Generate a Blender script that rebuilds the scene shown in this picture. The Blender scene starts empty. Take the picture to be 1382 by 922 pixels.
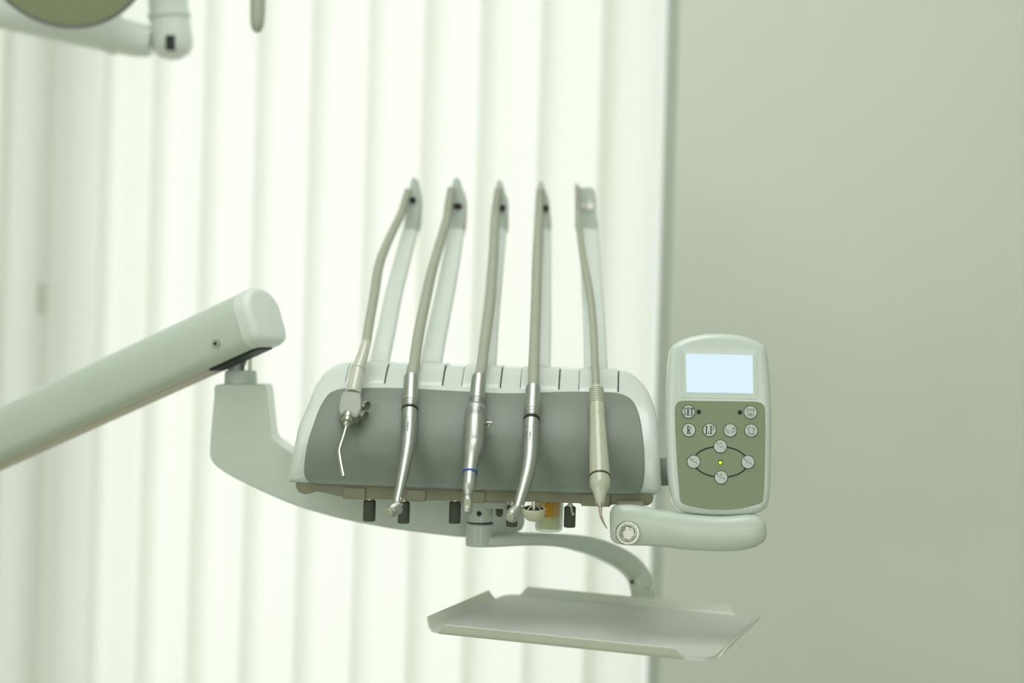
import bpy, bmesh, math
from mathutils import Vector, Matrix
from mathutils.bvhtree import BVHTree

S = bpy.context.scene
COL = S.collection
PI = math.pi

# ------------------------------------------------------------------ camera
F = 2300.0                                   # focal length in pixels of the 1382 wide frame
ROLL = math.radians(1.75)
CAM = Vector((0, 0, 1.2))
cam_d = bpy.data.cameras.new('camera')
cam_d.sensor_width = 36.0
cam_d.lens = F / 1382 * 36.0
cam_d.dof.use_dof = True
cam_d.dof.focus_distance = 2.045
cam_d.dof.aperture_fstop = 1.75
cam_d.clip_end = 50
cam = bpy.data.objects.new('camera', cam_d)
COL.objects.link(cam)
cam.location = CAM
cam.rotation_euler = (PI / 2, -ROLL, 0)
S.camera = cam

# ------------------------------------------------------------------ world, exposure
S.view_settings.view_transform = 'Standard'
S.view_settings.look = 'None'
S.view_settings.gamma = 1
S.view_settings.exposure = 0.0
S.view_settings.use_curve_mapping = False
w = bpy.data.worlds.new('daylight')
w.use_nodes = True
w.node_tree.nodes['Background'].inputs[0].default_value = (0.93, 1.0, 0.9, 1)
w.node_tree.nodes['Background'].inputs[1].default_value = 0.9
S.world = w

# room frame: x along the window wall, y out through it
WA = math.radians(-13)
ROOM = Matrix.Translation(Vector((0.263, 2.85, 0))) @ Matrix.Rotation(WA, 4, 'Z')


def area(name, loc, rot, sx, sy, power, color):
    d = bpy.data.lights.new(name, 'AREA')
    d.shape = 'RECTANGLE'
    d.size, d.size_y = sx, sy
    d.energy = power
    d.color = color
    o = bpy.data.objects.new(name, d)
    COL.objects.link(o)
    o.matrix_world = ROOM @ Matrix.Translation(Vector(loc)) @ rot
    return o


ROT_DOWN = Matrix.Identity(4)
ROT_IN = Matrix.Rotation(-PI / 2, 4, 'X')      # faces local -y (into the room)
ROT_FWD = Matrix.Rotation(PI / 2, 4, 'X')      # faces local +y
area('daylight_window', (-0.82, 0.8, 1.35), ROT_IN, 1.8, 2.7, 9.1, (1.0, 1.0, 0.975))
area('ceiling_lamp', (-0.1, -1.3, 2.68), ROT_DOWN, 0.9, 1.2, 13.5, (0.98, 1.0, 0.96))
area('ceiling_lamp', (-1.3, -3.0, 2.68), ROT_DOWN, 0.9, 1.2, 12, (0.98, 1.0, 0.96))
area('front_fill', (-1.55, -4.7, 1.2), ROT_FWD, 1.3, 1.9, 20, (0.98, 1.0, 1.0))  # added fill light behind the camera, no window is built there
area('front_fill', (1.45, -4.7, 1.2), ROT_FWD, 0.9, 1.9, 19, (0.98, 1.0, 1.0))  # second added fill, brightens the right of the back wall


# ------------------------------------------------------------------ helpers
def mat(name, col, rough=0.4, metal=0.0, coat=0.0, trans=0.0, ior=1.45, emit=None, estr=0.0, var=0.03, scale=30.0, bump=0.0):
    m = bpy.data.materials.new(name)
    m.use_nodes = True
    nt = m.node_tree
    b = nt.nodes['Principled BSDF']
    tc = nt.nodes.new('ShaderNodeTexCoord')
    nz = nt.nodes.new('ShaderNodeTexNoise')
    nz.inputs['Scale'].default_value = scale
    nz.inputs['Detail'].default_value = 3
    nt.links.new(tc.outputs['Object'], nz.inputs['Vector'])
    mx = nt.nodes.new('ShaderNodeMix')
    mx.data_type = 'RGBA'
    mx.inputs[6].default_value = tuple(c * (1 - var) for c in col) + (1,)
    mx.inputs[7].default_value = tuple(min(1, c * (1 + var)) for c in col) + (1,)
    nt.links.new(nz.outputs['Fac'], mx.inputs[0])
    nt.links.new(mx.outputs[2], b.inputs['Base Color'])
    b.inputs['Roughness'].default_value = rough
    b.inputs['Metallic'].default_value = metal
    b.inputs['Coat Weight'].default_value = coat
    b.inputs['Coat Roughness'].default_value = 0.08
    b.inputs['Transmission Weight'].default_value = trans
    b.inputs['IOR'].default_value = ior
    if emit:
        b.inputs['Emission Color'].default_value = tuple(emit) + (1,)
        b.inputs['Emission Strength'].default_value = estr
    if bump:
        bp = nt.nodes.new('ShaderNodeBump')
        bp.inputs['Strength'].default_value = bump
        bp.inputs['Distance'].default_value = 0.002
        nt.links.new(nz.outputs['Fac'], bp.inputs['Height'])
        nt.links.new(bp.outputs['Normal'], b.inputs['Normal'])
    return m


M = {
    'shell': mat('shell_plastic', (0.71, 0.775, 0.735), 0.28, coat=0.35),
    'panel': mat('panel_plastic', (0.70, 0.78, 0.73), 0.25, coat=0.4),
    'cover': mat('grey_cover', (0.22, 0.26, 0.22), 0.42),
    'keypad': mat('keypad_green', (0.265, 0.335, 0.21), 0.5),
    'button': mat('button_silver', (0.62, 0.69, 0.645), 0.45),
    'ink': mat('black_ink', (0.015, 0.018, 0.017), 0.5),
    'base': mat('base_olive_shaded', (0.24, 0.24, 0.16), 0.5),  # olive brown carries the shade on the shell's underside
    'arm': mat('arm_enamel', (0.63, 0.71, 0.64), 0.32, coat=0.2),
    'whip': mat('whip_plastic', (0.78, 0.84, 0.80), 0.4),
    'holder': mat('holder_plastic', (0.56, 0.62, 0.57), 0.45),
    'hose': mat('hose_silicone', (0.42, 0.44, 0.36), 0.5),
    'steel': mat('brushed_steel', (0.52, 0.55, 0.52), 0.42, metal=1.0, scale=200),
    'satin': mat('satin_metal', (0.36, 0.39, 0.35), 0.5, metal=0.3),
    'chrome': mat('chrome', (0.62, 0.63, 0.58), 0.2, metal=1.0),
    'dull': mat('dull_metal', (0.55, 0.54, 0.44), 0.35, metal=1.0),
    'clear': mat('sleeve_plastic', (0.62, 0.63, 0.55), 0.15, coat=0.8),
    'cream': mat('cream_plastic', (0.54, 0.56, 0.44), 0.2, coat=0.5),
    'rubber': mat('black_rubber', (0.02, 0.022, 0.02), 0.5),
    'knob': mat('knob_dark', (0.075, 0.085, 0.06), 0.45),
    'blue': mat('blue_band', (0.03, 0.10, 0.42), 0.4),
    'brown': mat('brown_seal', (0.07, 0.045, 0.035), 0.5),
    'copper': mat('scaler_tip_metal', (0.42, 0.30, 0.27), 0.3, metal=1.0),
    'bowl': mat('bowl_cream', (0.66, 0.67, 0.50), 0.4),
    'bowl_in': mat('bowl_brown', (0.13, 0.11, 0.06), 0.5),
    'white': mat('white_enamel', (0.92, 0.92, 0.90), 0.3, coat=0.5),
    'glass': mat('clear_glass', (0.95, 1.0, 0.96), 0.05, trans=1.0, ior=1.2, var=0.0),
    'mat': mat('grey_tray_mat', (0.66, 0.68, 0.65), 0.55),
    'tray': mat('tray_enamel', (0.76, 0.81, 0.72), 0.3, coat=0.3),
    'lampglass': mat('lamp_olive_glass', (0.34, 0.385, 0.25), 0.25, coat=0.5),
    'rim': mat('lamp_rim', (0.30, 0.29, 0.33), 0.35),
    'strip': mat('cream_strip', (0.62, 0.58, 0.48), 0.5),
    'screen': mat('lit_screen', (0.05, 0.05, 0.05), 0.3, emit=(0.66, 0.84, 0.98), estr=0.98, var=0),
    'led': mat('green_led', (0.3, 0.4, 0.0), 0.3, emit=(0.62, 0.75, 0.0), estr=0.9, var=0),
    'wall': mat('sage_wall_paint', (0.745, 0.785, 0.715), 0.8, scale=6, var=0.012, bump=0.05),
    'ceil': mat('ceiling_paint', (0.8, 0.82, 0.76), 0.85),
    'floor': mat('olive_floor', (0.36, 0.36, 0.23), 0.5, scale=4, var=0.1),
    'frame': mat('window_frame', (0.55, 0.6, 0.55), 0.4),
    'cord': mat('cord_grey', (0.70, 0.74, 0.66), 0.5),
}


def slat_material():
    m = bpy.data.materials.new('blind_fabric')
    m.use_nodes = True
    nt = m.node_tree
    for n in list(nt.nodes):
        nt.nodes.remove(n)
    out = nt.nodes.new('ShaderNodeOutputMaterial')
    tc = nt.nodes.new('ShaderNodeTexCoord')
    wv = nt.nodes.new('ShaderNodeTexNoise')
    wv.inputs['Scale'].default_value = 60
    nt.links.new(tc.outputs['Object'], wv.inputs['Vector'])
    mx = nt.nodes.new('ShaderNodeMix')
    mx.data_type = 'RGBA'
    mx.inputs[6].default_value = (0.87, 0.875, 0.84, 1)
    mx.inputs[7].default_value = (0.905, 0.91, 0.875, 1)
    nt.links.new(wv.outputs['Fac'], mx.inputs[0])
    tr = nt.nodes.new('ShaderNodeBsdfTranslucent')
    df = nt.nodes.new('ShaderNodeBsdfDiffuse')
    ms = nt.nodes.new('ShaderNodeMixShader')
    ms.inputs[0].default_value = 0.2
    nt.links.new(mx.outputs[2], tr.inputs[0])
    nt.links.new(mx.outputs[2], df.inputs[0])
    nt.links.new(tr.outputs[0], ms.inputs[1])
    nt.links.new(df.outputs[0], ms.inputs[2])
    nt.links.new(ms.outputs[0], out.inputs[0])
    return m


M['slat'] = slat_material()


def glow_through(name, col, mixf):
    m = mat(name, col, 0.35)
    nt = m.node_tree
    b = nt.nodes['Principled BSDF']
    out = [n for n in nt.nodes if n.type == 'OUTPUT_MATERIAL'][0]
    tr = nt.nodes.new('ShaderNodeBsdfTranslucent')
    tr.inputs[0].default_value = tuple(col) + (1,)
    ms = nt.nodes.new('ShaderNodeMixShader')
    ms.inputs[0].default_value = mixf
    nt.links.new(b.outputs[0], ms.inputs[1])
    nt.links.new(tr.outputs[0], ms.inputs[2])
    nt.links.new(ms.outputs[0], out.inputs[0])
    return m


M['orange'] = glow_through('orange_plastic', (1.0, 0.55, 0.03), 0.3)
gm = bpy.data.materials.new('clear_glass')
gm.use_nodes = True
_n = gm.node_tree
_b = _n.nodes['Principled BSDF']
_b.inputs['Base Color'].default_value = (0.9, 0.95, 0.9, 1)
_b.inputs['Roughness'].default_value = 0.06
_t = _n.nodes.new('ShaderNodeBsdfTransparent')
_t.inputs[0].default_value = (0.95, 0.97, 0.94, 1)
_f = _n.nodes.new('ShaderNodeLayerWeight')
_f.inputs[0].default_value = 0.35
_m = _n.nodes.new('ShaderNodeMixShader')
_n.links.new(_f.outputs['Facing'], _m.inputs[0])
_n.links.new(_t.outputs[0], _m.inputs[1])
_n.links.new(_b.outputs[0], _m.inputs[2])
_n.links.new(_m.outputs[0], [n for n in _n.nodes if n.type == 'OUTPUT_MATERIAL'][0].inputs[0])
M['glass'] = gm
M['liquid'] = glow_through('yellow_liquid', (0.95, 0.93, 0.62), 0.4)


def ray(px, py):
    u = (px - 691) / F
    v = -(py - 461) / F
    c, s = math.cos(ROLL), math.sin(ROLL)
    return Vector((u * c - v * s, 1.0, u * s + v * c))


def at(px, py, Y):
    return CAM + ray(px, py) * Y


class Frame:
    def __init__(self, origin, yaw=0.0, pitch=0.0, roll=0.0):
        self.M = Matrix.Translation(origin) @ Matrix.Rotation(math.radians(yaw), 4, 'Z') @ \
            Matrix.Rotation(math.radians(pitch), 4, 'X') @ Matrix.Rotation(math.radians(roll), 4, 'Y')
        self.I = self.M.inverted()
        self.o = self.I @ CAM
        self.oY = origin.y

    def hit(self, px, py, yl=0.0):
        d = self.I.to_3x3() @ ray(px, py)
        return self.o + d * ((yl - self.o.y) / d.y)

    def px(self, yl=0.0):
        return (self.oY + yl) / F


def obj(name, bm, mats, parent=None, smooth=35, bevel=0, frame=None, label=None, seg=3):
    me = bpy.data.meshes.new(name)
    bmesh.ops.remove_doubles(bm, verts=bm.verts[:], dist=1e-6)
    bmesh.ops.recalc_face_normals(bm, faces=bm.faces[:])
    bm.to_mesh(me)
    bm.free()
    for k in (mats if isinstance(mats, (list, tuple)) else [mats]):
        me.materials.append(M[k])
    o = bpy.data.objects.new(name, me)
    COL.objects.link(o)
    if smooth:
        me.polygons.foreach_set('use_smooth', [True] * len(me.polygons))
        me.set_sharp_from_angle(angle=math.radians(smooth))
    if bevel:
        md = o.modifiers.new('bevel', 'BEVEL')
        md.width = bevel
        md.segments = seg
        md.limit_method = 'ANGLE'
        md.angle_limit = math.radians(38)
        md.harden_normals = False
        me.polygons.foreach_set('use_smooth', [True] * len(me.polygons))
        me.set_sharp_from_angle(angle=math.radians(60))
    if parent:
        o.parent = parent
    elif frame:
        o.matrix_world = frame.M
    if label:
        o['label'] = label
    return o


def thing(name, label, cat, frame, group=None):
    o = bpy.data.objects.new(name, None)
    o.empty_display_size = 0.05
    COL.objects.link(o)
    o.matrix_world = frame.M
    o['label'] = label
    o['category'] = cat
    if group:
        o['group'] = group
    return o


def cr_closed(pts, n=4):
    out = []
    N = len(pts)
    for i in range(N):
        p0, p1, p2, p3 = [Vector(pts[(i + k - 1) % N]) for k in range(4)]
        for j in range(n):
            t = j / n
            out.append(0.5 * ((2 * p1) + (p2 - p0) * t + (2 * p0 - 5 * p1 + 4 * p2 - p3) * t * t + (3 * p1 - p0 - 3 * p2 + p3) * t ** 3))
    return out


def cr_open(pts, n=6):
    P = [Vector(p) for p in pts]
    P = [P[0] * 2 - P[1]] + P + [P[-1] * 2 - P[-2]]
    out = []
    for i in range(1, len(P) - 2):
        p0, p1, p2, p3 = P[i - 1:i + 3]
        for j in range(n):
            t = j / n
            out.append(0.5 * ((2 * p1) + (p2 - p0) * t + (2 * p0 - 5 * p1 + 4 * p2 - p3) * t * t + (3 * p1 - p0 - 3 * p2 + p3) * t ** 3))
    out.append(P[-2].copy())
    return out


def round_poly(pts, r, n=6):
    """polygon in 2D with rounded corners; r a number or list"""
    out = []
    N = len(pts)
    for i in range(N):
        p = Vector(pts[i])
        a = Vector(pts[i - 1]) - p
        b = Vector(pts[(i + 1) % N]) - p
        rr = r[i] if isinstance(r, (list, tuple)) else r
        if rr <= 0:
            out.append(p)
            continue
        la, lb = min(rr, a.length * .49), min(rr, b.length * .49)
        A = p + a.normalized() * la
        B = p + b.normalized() * lb
        for k in range(n + 1):
            t = k / n
            out.append((1 - t) ** 2 * A + 2 * t * (1 - t) * p + t * t * B)
    return out


def tube(bm, pts, radii, seg=20, mi=0, cap=(True, True), sq=None, up=Vector((0, 1, 0))):
    """sweep an ellipse; radii entries are r or (ra, rb) ; sq: superellipse exponent for rounded rectangles"""
    P = [Vector(p) for p in pts]
    n = len(P)
    T = []
    for i in range(n):
        a, b = max(0, i - 1), min(n - 1, i + 1)
        t = P[b] - P[a]
        while t.length < 1e-5 and (a > 0 or b < n - 1):
            a, b = max(0, a - 1), min(n - 1, b + 1)
            t = P[b] - P[a]
        T.append(t.normalized())
    N = (up - T[0] * up.dot(T[0])).normalized()
    rings = []
    for i in range(n):
        N = (N - T[i] * N.dot(T[i])).normalized()
        B = T[i].cross(N)
        r = radii[i] if not isinstance(radii, (int, float)) else radii
        ra, rb = r if isinstance(r, (tuple, list)) else (r, r)
        ring = []
        for k in range(seg):
            a = 2 * PI * k / seg
            ca, sa = math.cos(a), math.sin(a)
            if sq:
                ca = math.copysign(abs(ca) ** (2 / sq), ca)
                sa = math.copysign(abs(sa) ** (2 / sq), sa)
            ring.append(bm.verts.new(P[i] + B * (ra * ca) + N * (rb * sa)))
        rings.append(ring)
    for i in range(n - 1):
        for k in range(seg):
            f = bm.faces.new((rings[i][k], rings[i][(k + 1) % seg], rings[i + 1][(k + 1) % seg], rings[i + 1][k]))
            f.material_index = mi
    if cap[0]:
        bm.faces.new(rings[0][::-1]).material_index = mi
    if cap[1]:
        bm.faces.new(rings[-1]).material_index = mi
    return rings


def cyl(bm, a, b, r, seg=20, mi=0, r2=None):
    tube(bm, [a, b], [r, r if r2 is None else r2], seg, mi, up=Vector((0.13, 1, 0.21)))


def box(bm, lo, hi, mi=0):
    vs = [bm.verts.new((x, y, z)) for x in (lo[0], hi[0]) for y in (lo[1], hi[1]) for z in (lo[2], hi[2])]
    for q in ((0, 1, 3, 2), (4, 6, 7, 5), (0, 4, 5, 1), (2, 3, 7, 6), (0, 2, 6, 4), (1, 5, 7, 3)):
        bm.faces.new([vs[i] for i in q]).material_index = mi


def prism(bm, pts, y0, y1, mi=0):
    """pts: local (x, z) outline, extruded from y0 to y1"""
    a = [bm.verts.new((p[0], y0, p[1])) for p in pts]
    b = [bm.verts.new((p[0], y1, p[1])) for p in pts]
    n = len(pts)
    bm.faces.new(a).material_index = mi
    bm.faces.new(b[::-1]).material_index = mi
    for i in range(n):
        bm.faces.new((a[i], b[i], b[(i + 1) % n], a[(i + 1) % n])).material_index = mi


def disc(bm, x, z, r, y, th=0.0004, mi=0, seg=28):
    prism(bm, [(x + r * math.cos(2 * PI * k / seg), z + r * math.sin(2 * PI * k / seg)) for k in range(seg)], y, y + th, mi)


def ribbon(bm, pts, wd, y, th=0.0002, mi=0):
    """a drawn line of width wd on the plane y"""
    for (x0, z0), (x1, z1) in zip(pts, pts[1:]):
        d = Vector((x1 - x0, z1 - z0))
        if d.length < 1e-7:
            continue
        n = Vector((-d.y, d.x)).normalized() * wd / 2
        e = d.normalized() * wd * .3
        prism(bm, [(x0 - e.x + n.x, z0 - e.y + n.y), (x1 + e.x + n.x, z1 + e.y + n.y),
                   (x1 + e.x - n.x, z1 + e.y - n.y), (x0 - e.x - n.x, z0 - e.y - n.y)], y, y + th, mi)


def inset2(pts, d):
    """offset a closed 2D outline inwards by d"""
    n = len(pts)
    ar = sum(pts[i][0] * pts[(i + 1) % n][1] - pts[(i + 1) % n][0] * pts[i][1] for i in range(n))
    sgn = 1 if ar > 0 else -1
    out = []
    for i in range(n):
        t = Vector(pts[(i + 1) % n]) - Vector(pts[i - 1])
        t = t.normalized() if t.length > 1e-9 else Vector((1, 0))
        out.append(Vector(pts[i]) + Vector((-t.y, t.x)) * sgn * d)
    return out


def shell(bm, outline, yfun, R, back, rings=22, ysurf=None, center=None, mi=0, rn=6):
    """closed body: curved front face y = ysurf(x, z), rounded rim of radius R, side walls reaching back"""
    n = len(outline)
    cx = sum(p[0] for p in outline) / n if center is None else center[0]
    cz = sum(p[1] for p in outline) / n if center is None else center[1]
    L = []
    if back:
        L.append([(p[0], yfun(p[0], p[1]) + R + back, p[1]) for p in outline])
    for k in range(rn + 1):
        th = PI / 2 * k / rn
        ins = R * (1 - math.cos(th))
        o2 = inset2(outline, ins)
        dy = R * (1 - math.sin(th))
        L.append([(p[0], yfun(p[0], p[1]) + dy, p[1]) for p in o2])
    inner = inset2(outline, R)
    for k in range(1, rings):
        s = 1 - k / rings
        L.append([(cx + (p[0] - cx) * s, yfun(cx + (p[0] - cx) * s, cz + (p[1] - cz) * s), cz + (p[1] - cz) * s) for p in inner])
    V = [[bm.verts.new(q) for q in ring] for ring in L]
    for a, b in zip(V, V[1:]):
        for i in range(n):
            bm.faces.new((a[i], a[(i + 1) % n], b[(i + 1) % n], b[i])).material_index = mi
    c = bm.verts.new((cx, yfun(cx, cz), cz))
    for i in range(n):
        bm.faces.new((V[-1][i], V[-1][(i + 1) % n], c)).material_index = mi
    if back:
        bm.faces.new(V[0]).material_index = mi


# ------------------------------------------------------------------ the room
def struct(name, bm, m, **k):
    o = obj(name, bm, m, frame=type('R', (), {'M': ROOM}), **k)
    o['kind'] = 'structure'
    return o


XL, XR, YB, ZC = -2.6, 2.0, -5.0, 2.75
WT = 0.26
bm = bmesh.new(); box(bm, (XL, YB, -0.05), (XR, WT, 0)); struct('floor', bm, 'floor', smooth=0)
bm = bmesh.new(); box(bm, (XL, YB, ZC), (XR, WT, ZC + 0.05)); struct('ceiling', bm, 'ceil', smooth=0)
bm = bmesh.new()
OL = -1.9
box(bm, (0, 0, 0), (XR, WT, ZC)); box(bm, (XL, 0, 0), (OL, WT, ZC)); box(bm, (OL, 0, 0), (0, WT, 0.1)); box(bm, (OL, 0, 2.62), (0, WT, ZC))
struct('wall_back', bm, 'wall', smooth=0)
bm = bmesh.new(); box(bm, (XR, YB, 0), (XR + 0.1, WT, ZC)); struct('wall_right', bm, 'wall', smooth=0)
bm = bmesh.new(); box(bm, (XL - 0.1, YB, 0), (XL, WT, ZC)); struct('wall_left', bm, 'wall', smooth=0)
bm = bmesh.new(); box(bm, (XL, YB - 0.1, 0), (XR, YB, ZC)); struct('wall_front', bm, 'wall', smooth=0)
RF = Frame(Vector((0.263, 2.85, 0)), -13)
ma, mb_ = RF.hit(60, 400, 0.12).x, RF.hit(124, 400, 0.12).x
bm = bmesh.new()
box(bm, (OL, 0.14, 0.1), (OL + 0.06, 0.2, 2.62)); box(bm, (-0.04, 0.14, 0.1), (0, 0.2, 2.62))
box(bm, (OL + 0.06, 0.14, 0.1), (-0.04, 0.2, 0.15)); box(bm, (OL + 0.06, 0.14, 2.57), (-0.04, 0.2, 2.62))
box(bm, (ma, 0.115, 0.15), (mb_, 0.2, 2.57))
struct('window_1', bm, 'frame', smooth=0)

# vertical blind hung inside the window recess
blind = thing('vertical_blind', 'white vertical blind of wide fabric slats glowing in front of the window', 'blind', RF)
YS = 0.055
lines = [RF.hit(x, 230, YS - 0.02).x for x in (806, 724, 642, 566, 492, 415, 342, 271, 203, 136, 66)]
while lines[-1] > OL + 0.1:
    lines.append(lines[-1] - 0.104)
for k, xl in enumerate(lines):
    SW = 0.127
    bm = bmesh.new()
    nn = 8
    cols = []
    for j in range(nn + 1):
        t = j / nn
        x = xl + SW * math.cos(math.radians(9)) * t
        if k == 0:
            x = xl + 0.100 * t
        y = YS - SW * math.sin(math.radians(9)) * (1 - t) - 0.005 * math.sin(PI * t)
        cols.append((bm.verts.new((x, y, 0.11)), bm.verts.new((x, y, 2.57))))
    for a, b in zip(cols, cols[1:]):
        bm.faces.new((a[0], b[0], b[1], a[1]))
    obj('slat', bm, 'slat', blind, smooth=80)
bm = bmesh.new(); box(bm, (OL + 0.01, 0.02, 2.57), (-0.005, 0.10, 2.615)); obj('headrail', bm, 'shell', blind, smooth=0)
p1 = RF.hit(57, 382, 0.0); p2 = RF.hit(56, 424, 0.0)
bm = bmesh.new(); cyl(bm, p2, p1, 0.009, 16); obj('cord_weight', bm, 'cord', blind, label='small grey cord weight')
bm = bmesh.new(); cyl(bm, p1, Vector((p1.x, p1.y, 2.58)), 0.0012, 6); obj('pull_cord', bm, 'white', blind)

# ------------------------------------------------------------------ delivery unit
C = Frame(at(640, 655, 2.06), -3)
unit = thing('delivery_unit', 'pale green dental instrument console with a curved grey front between whip arms and control panel', 'dental console', C)
H = 0.145


def prof(z):
    z = max(z, 0.0)
    if z < 0.032:
        return 2.5 * (0.032 - z) ** 2
    return 0.104 * ((z - 0.032) / (H - 0.032)) ** 1.7


def to_out(pxs, off=0.0):
    out = []
    for (x, y) in pxs:
        yl = 0.02
        for _ in range(6):
            p = C.hit(x, y, yl)
            yl = prof(p.z) + off
        out.append((p.x, p.z))
    return out


RB = 0.011
body_px = [(389.5, 649), (391.5, 632), (395, 615), (399.5, 594), (404, 574), (416, 547), (425, 523.5), (433, 510), (443, 499), (458, 491), (475.5, 489), (510, 489.8), (560, 491.8),
           (620, 494.4), (690, 496.5), (753.6, 498), (811, 499.7), (835, 501.2), (852, 505.5), (868, 519), (878, 535.5), (884, 554), (887.5, 573.6), (890, 600), (891.5, 625), (892.5, 650), (891.8, 661),
           (886, 667.5), (860, 667.4), (782, 666), (700, 663.5), (610, 661), (500, 657), (430, 654), (400, 652.5)]
body = to_out(cr_closed(body_px, 4), RB)
bm = bmesh.new()
shell(bm, body, lambda x, z: prof(z), RB, 0.13, rings=26, center=(0.0, 0.07))
obj('body', bm, 'shell', unit, smooth=50)

cov_px = [(411, 641), (411, 626), (413.5, 606), (418, 588), (428, 559), (435, 544), (444, 531.5), (459, 525), (487, 523.5), (547, 524), (595, 526.5), (660, 530), (699, 530.7), (753.6, 528.8), (790, 528.7),
          (823, 529.5), (842, 533), (855, 542.6), (863.5, 564), (868, 592.7), (869.6, 615), (869.4, 640), (866.5, 658), (859, 666.8), (840, 667.2), (782, 666), (700, 663.2), (610, 660.3), (491, 656), (431, 653.5), (418, 651)]
cov = to_out(cr_closed(cov_px, 4), 0)
CH = [475, 551, 638, 717, 807]
CHX = [C.hit(x, 580, 0.02).x for x in CH]


def cov_y(x, z):
    y = prof(z) - 0.0016
    fade = max(0, min(1, (z - 0.012) / 0.05)) * max(0, min(1, (0.125 - z) / 0.03)) * max(0, min(1, (0.19 - abs(x)) / 0.03))
    d = min(abs(x - c) for c in CHX)
    return y - 0.0035 * fade * (0.5 - 0.5 * math.cos(PI * min(1, d / 0.036)))


bm = bmesh.new()
shell(bm, cov, cov_y, 0.0012, 0.0, rings=30, center=(0.0, 0.06), rn=3)
obj('front_cover', bm, 'cover', unit, smooth=60, label='smooth grey curved front cover')

ztop = max(p[1] for p in body)
FL = [(465, 520, 490, 516.5), (545, 598, 491.5, 519.5), (622, 676, 494.5, 522.5), (701, 755, 497, 525), (780, 835, 499.5, 528)]
whip_base = []
for (xa, xb, pt, pb) in FL:
    def loc(px_, py_):
        yl = .1
        for _ in range(6):
            p = C.hit(px_, py_, yl); yl = prof(p.z)
        return p
    a = loc(xa, pb); b = loc(xb, pb)
    xm = (xa + xb) / 2
    zt = to_out([(xm, pt)], RB)[0][1] + 0.0006
    zb = (a.z + b.z) / 2 - 0.001
    zs = (to_out([(xb, pt + (xb - xa) / 2 * 0.027)], RB)[0][1] - to_out([(xa, pt - (xb - xa) / 2 * 0.027)], RB)[0][1]) / (b.x - a.x); xc = (a.x + b.x) / 2
    path = [(prof(zb + (zt - RB - zb) * t / 6), zb + (zt - RB - zb) * t / 6) for t in range(7)]
    for k in range(1, 7):
        th = PI / 2 * k / 6
        z = zt - RB + RB * math.sin(th)
        path.append((prof(z) + RB * (1 - math.cos(th)), z))
    path.append((path[-1][0] + 0.04, zt)); path.append((path[-1][0] + 0.05, zt - 0.004))

    def strip(x0, x1, off, thick, mi, bm, cut=0):
        prev = None
        for i, (y, z) in enumerate(path[:len(path) - cut]):
            j, l = max(0, i - 1), min(len(path) - 1, i + 1)
            t = Vector((path[l][0] - path[j][0], path[l][1] - path[j][1])).normalized()
            nrm = Vector((-t.y, t.x))           # outward (towards viewer / up)
            e = 1.0
            q = [bm.verts.new((xx, y + nrm.x * o_, z + nrm.y * o_ + zs * (xx - xc) * (z - zb) / (zt - zb))) for xx in (x0, x1) for o_ in ((off if i else -0.0002), -thick)]
            if prev:
                for u_, v_ in ((0, 2), (2, 3), (3, 1), (1, 0)):
                    bm.faces.new((prev[u_], q[u_], q[v_], prev[v_])).material_index = mi
            else:
                bm.faces.new((q[0], q[2], q[3], q[1])).material_index = mi
            prev = q
        bm.faces.new((prev[0], prev[1], prev[3], prev[2])).material_index = mi
    bm = bmesh.new(); strip(a.x + 0.0012, b.x - 0.0014, 0.0012, 0.002, 0, bm)
    fl = obj('holder_flap', bm, 'shell', unit, smooth=40, bevel=0.0008)
    bm = bmesh.new(); strip(b.x - 0.0014, b.x + 0.0002, 0.0006, 0.002, 0, bm, 4)
    obj('flap_gap_shade', bm, 'ink', fl, smooth=40)  # raised dark strip, colours in the shade of the gap beside the flap
    bm = bmesh.new(); strip(a.x + 0.0004, a.x + 0.0012, 0.0002, 0.002, 0, bm, 4)
    obj('flap_gap_shade', bm, 'ink', fl, smooth=40)  # thinner dark strip for the fainter shade on the left
    whip_base.append((xm, zt))

# base plate under the body
base_px = [(399, 652.5), (399.5, 658), (403, 664), (410, 667.3), (418, 666.4), (427, 663.6), (441, 665.6), (452, 668.6), (463, 671), (494, 673.6), (548, 674.2), (549, 675.6), (572.5, 676.6), (575, 675.2), (620, 675.8),
           (622, 677.4), (652, 678.4), (655, 677), (700, 677), (783, 679.5), (785.5, 682.3), (822, 683.8), (826, 681.2), (850, 681), (866, 682), (874, 682.6), (880, 679), (882, 672), (881.5, 667), (860, 665), (782, 663.5), (610, 658), (491, 654), (431, 651)]
Z0 = 0.006
bo = [C.hit(x, y, Z0) for x, y in base_px]
bm = bmesh.new(); prism(bm, [(p.x, p.z) for p in bo], Z0, 0.14)
obj('base_plate', bm, 'base', unit, bevel=0.002, label='underside plate with its shade in the olive brown colour')
for (xa, xb, yt, yb) in ((463, 492.5, 658, 674.5), (549, 574, 661, 677.5), (622, 654, 663, 679.3), (785, 823, 666, 684.5)):
    a = C.hit(xa, yt, 0.003); b = C.hit(xb, yb, 0.003)
    bm = bmesh.new(); box(bm, (a.x, 0.003, b.z), (b.x, 0.09, a.z)); obj('bracket', bm, 'base', unit, bevel=0.0012)

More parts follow.
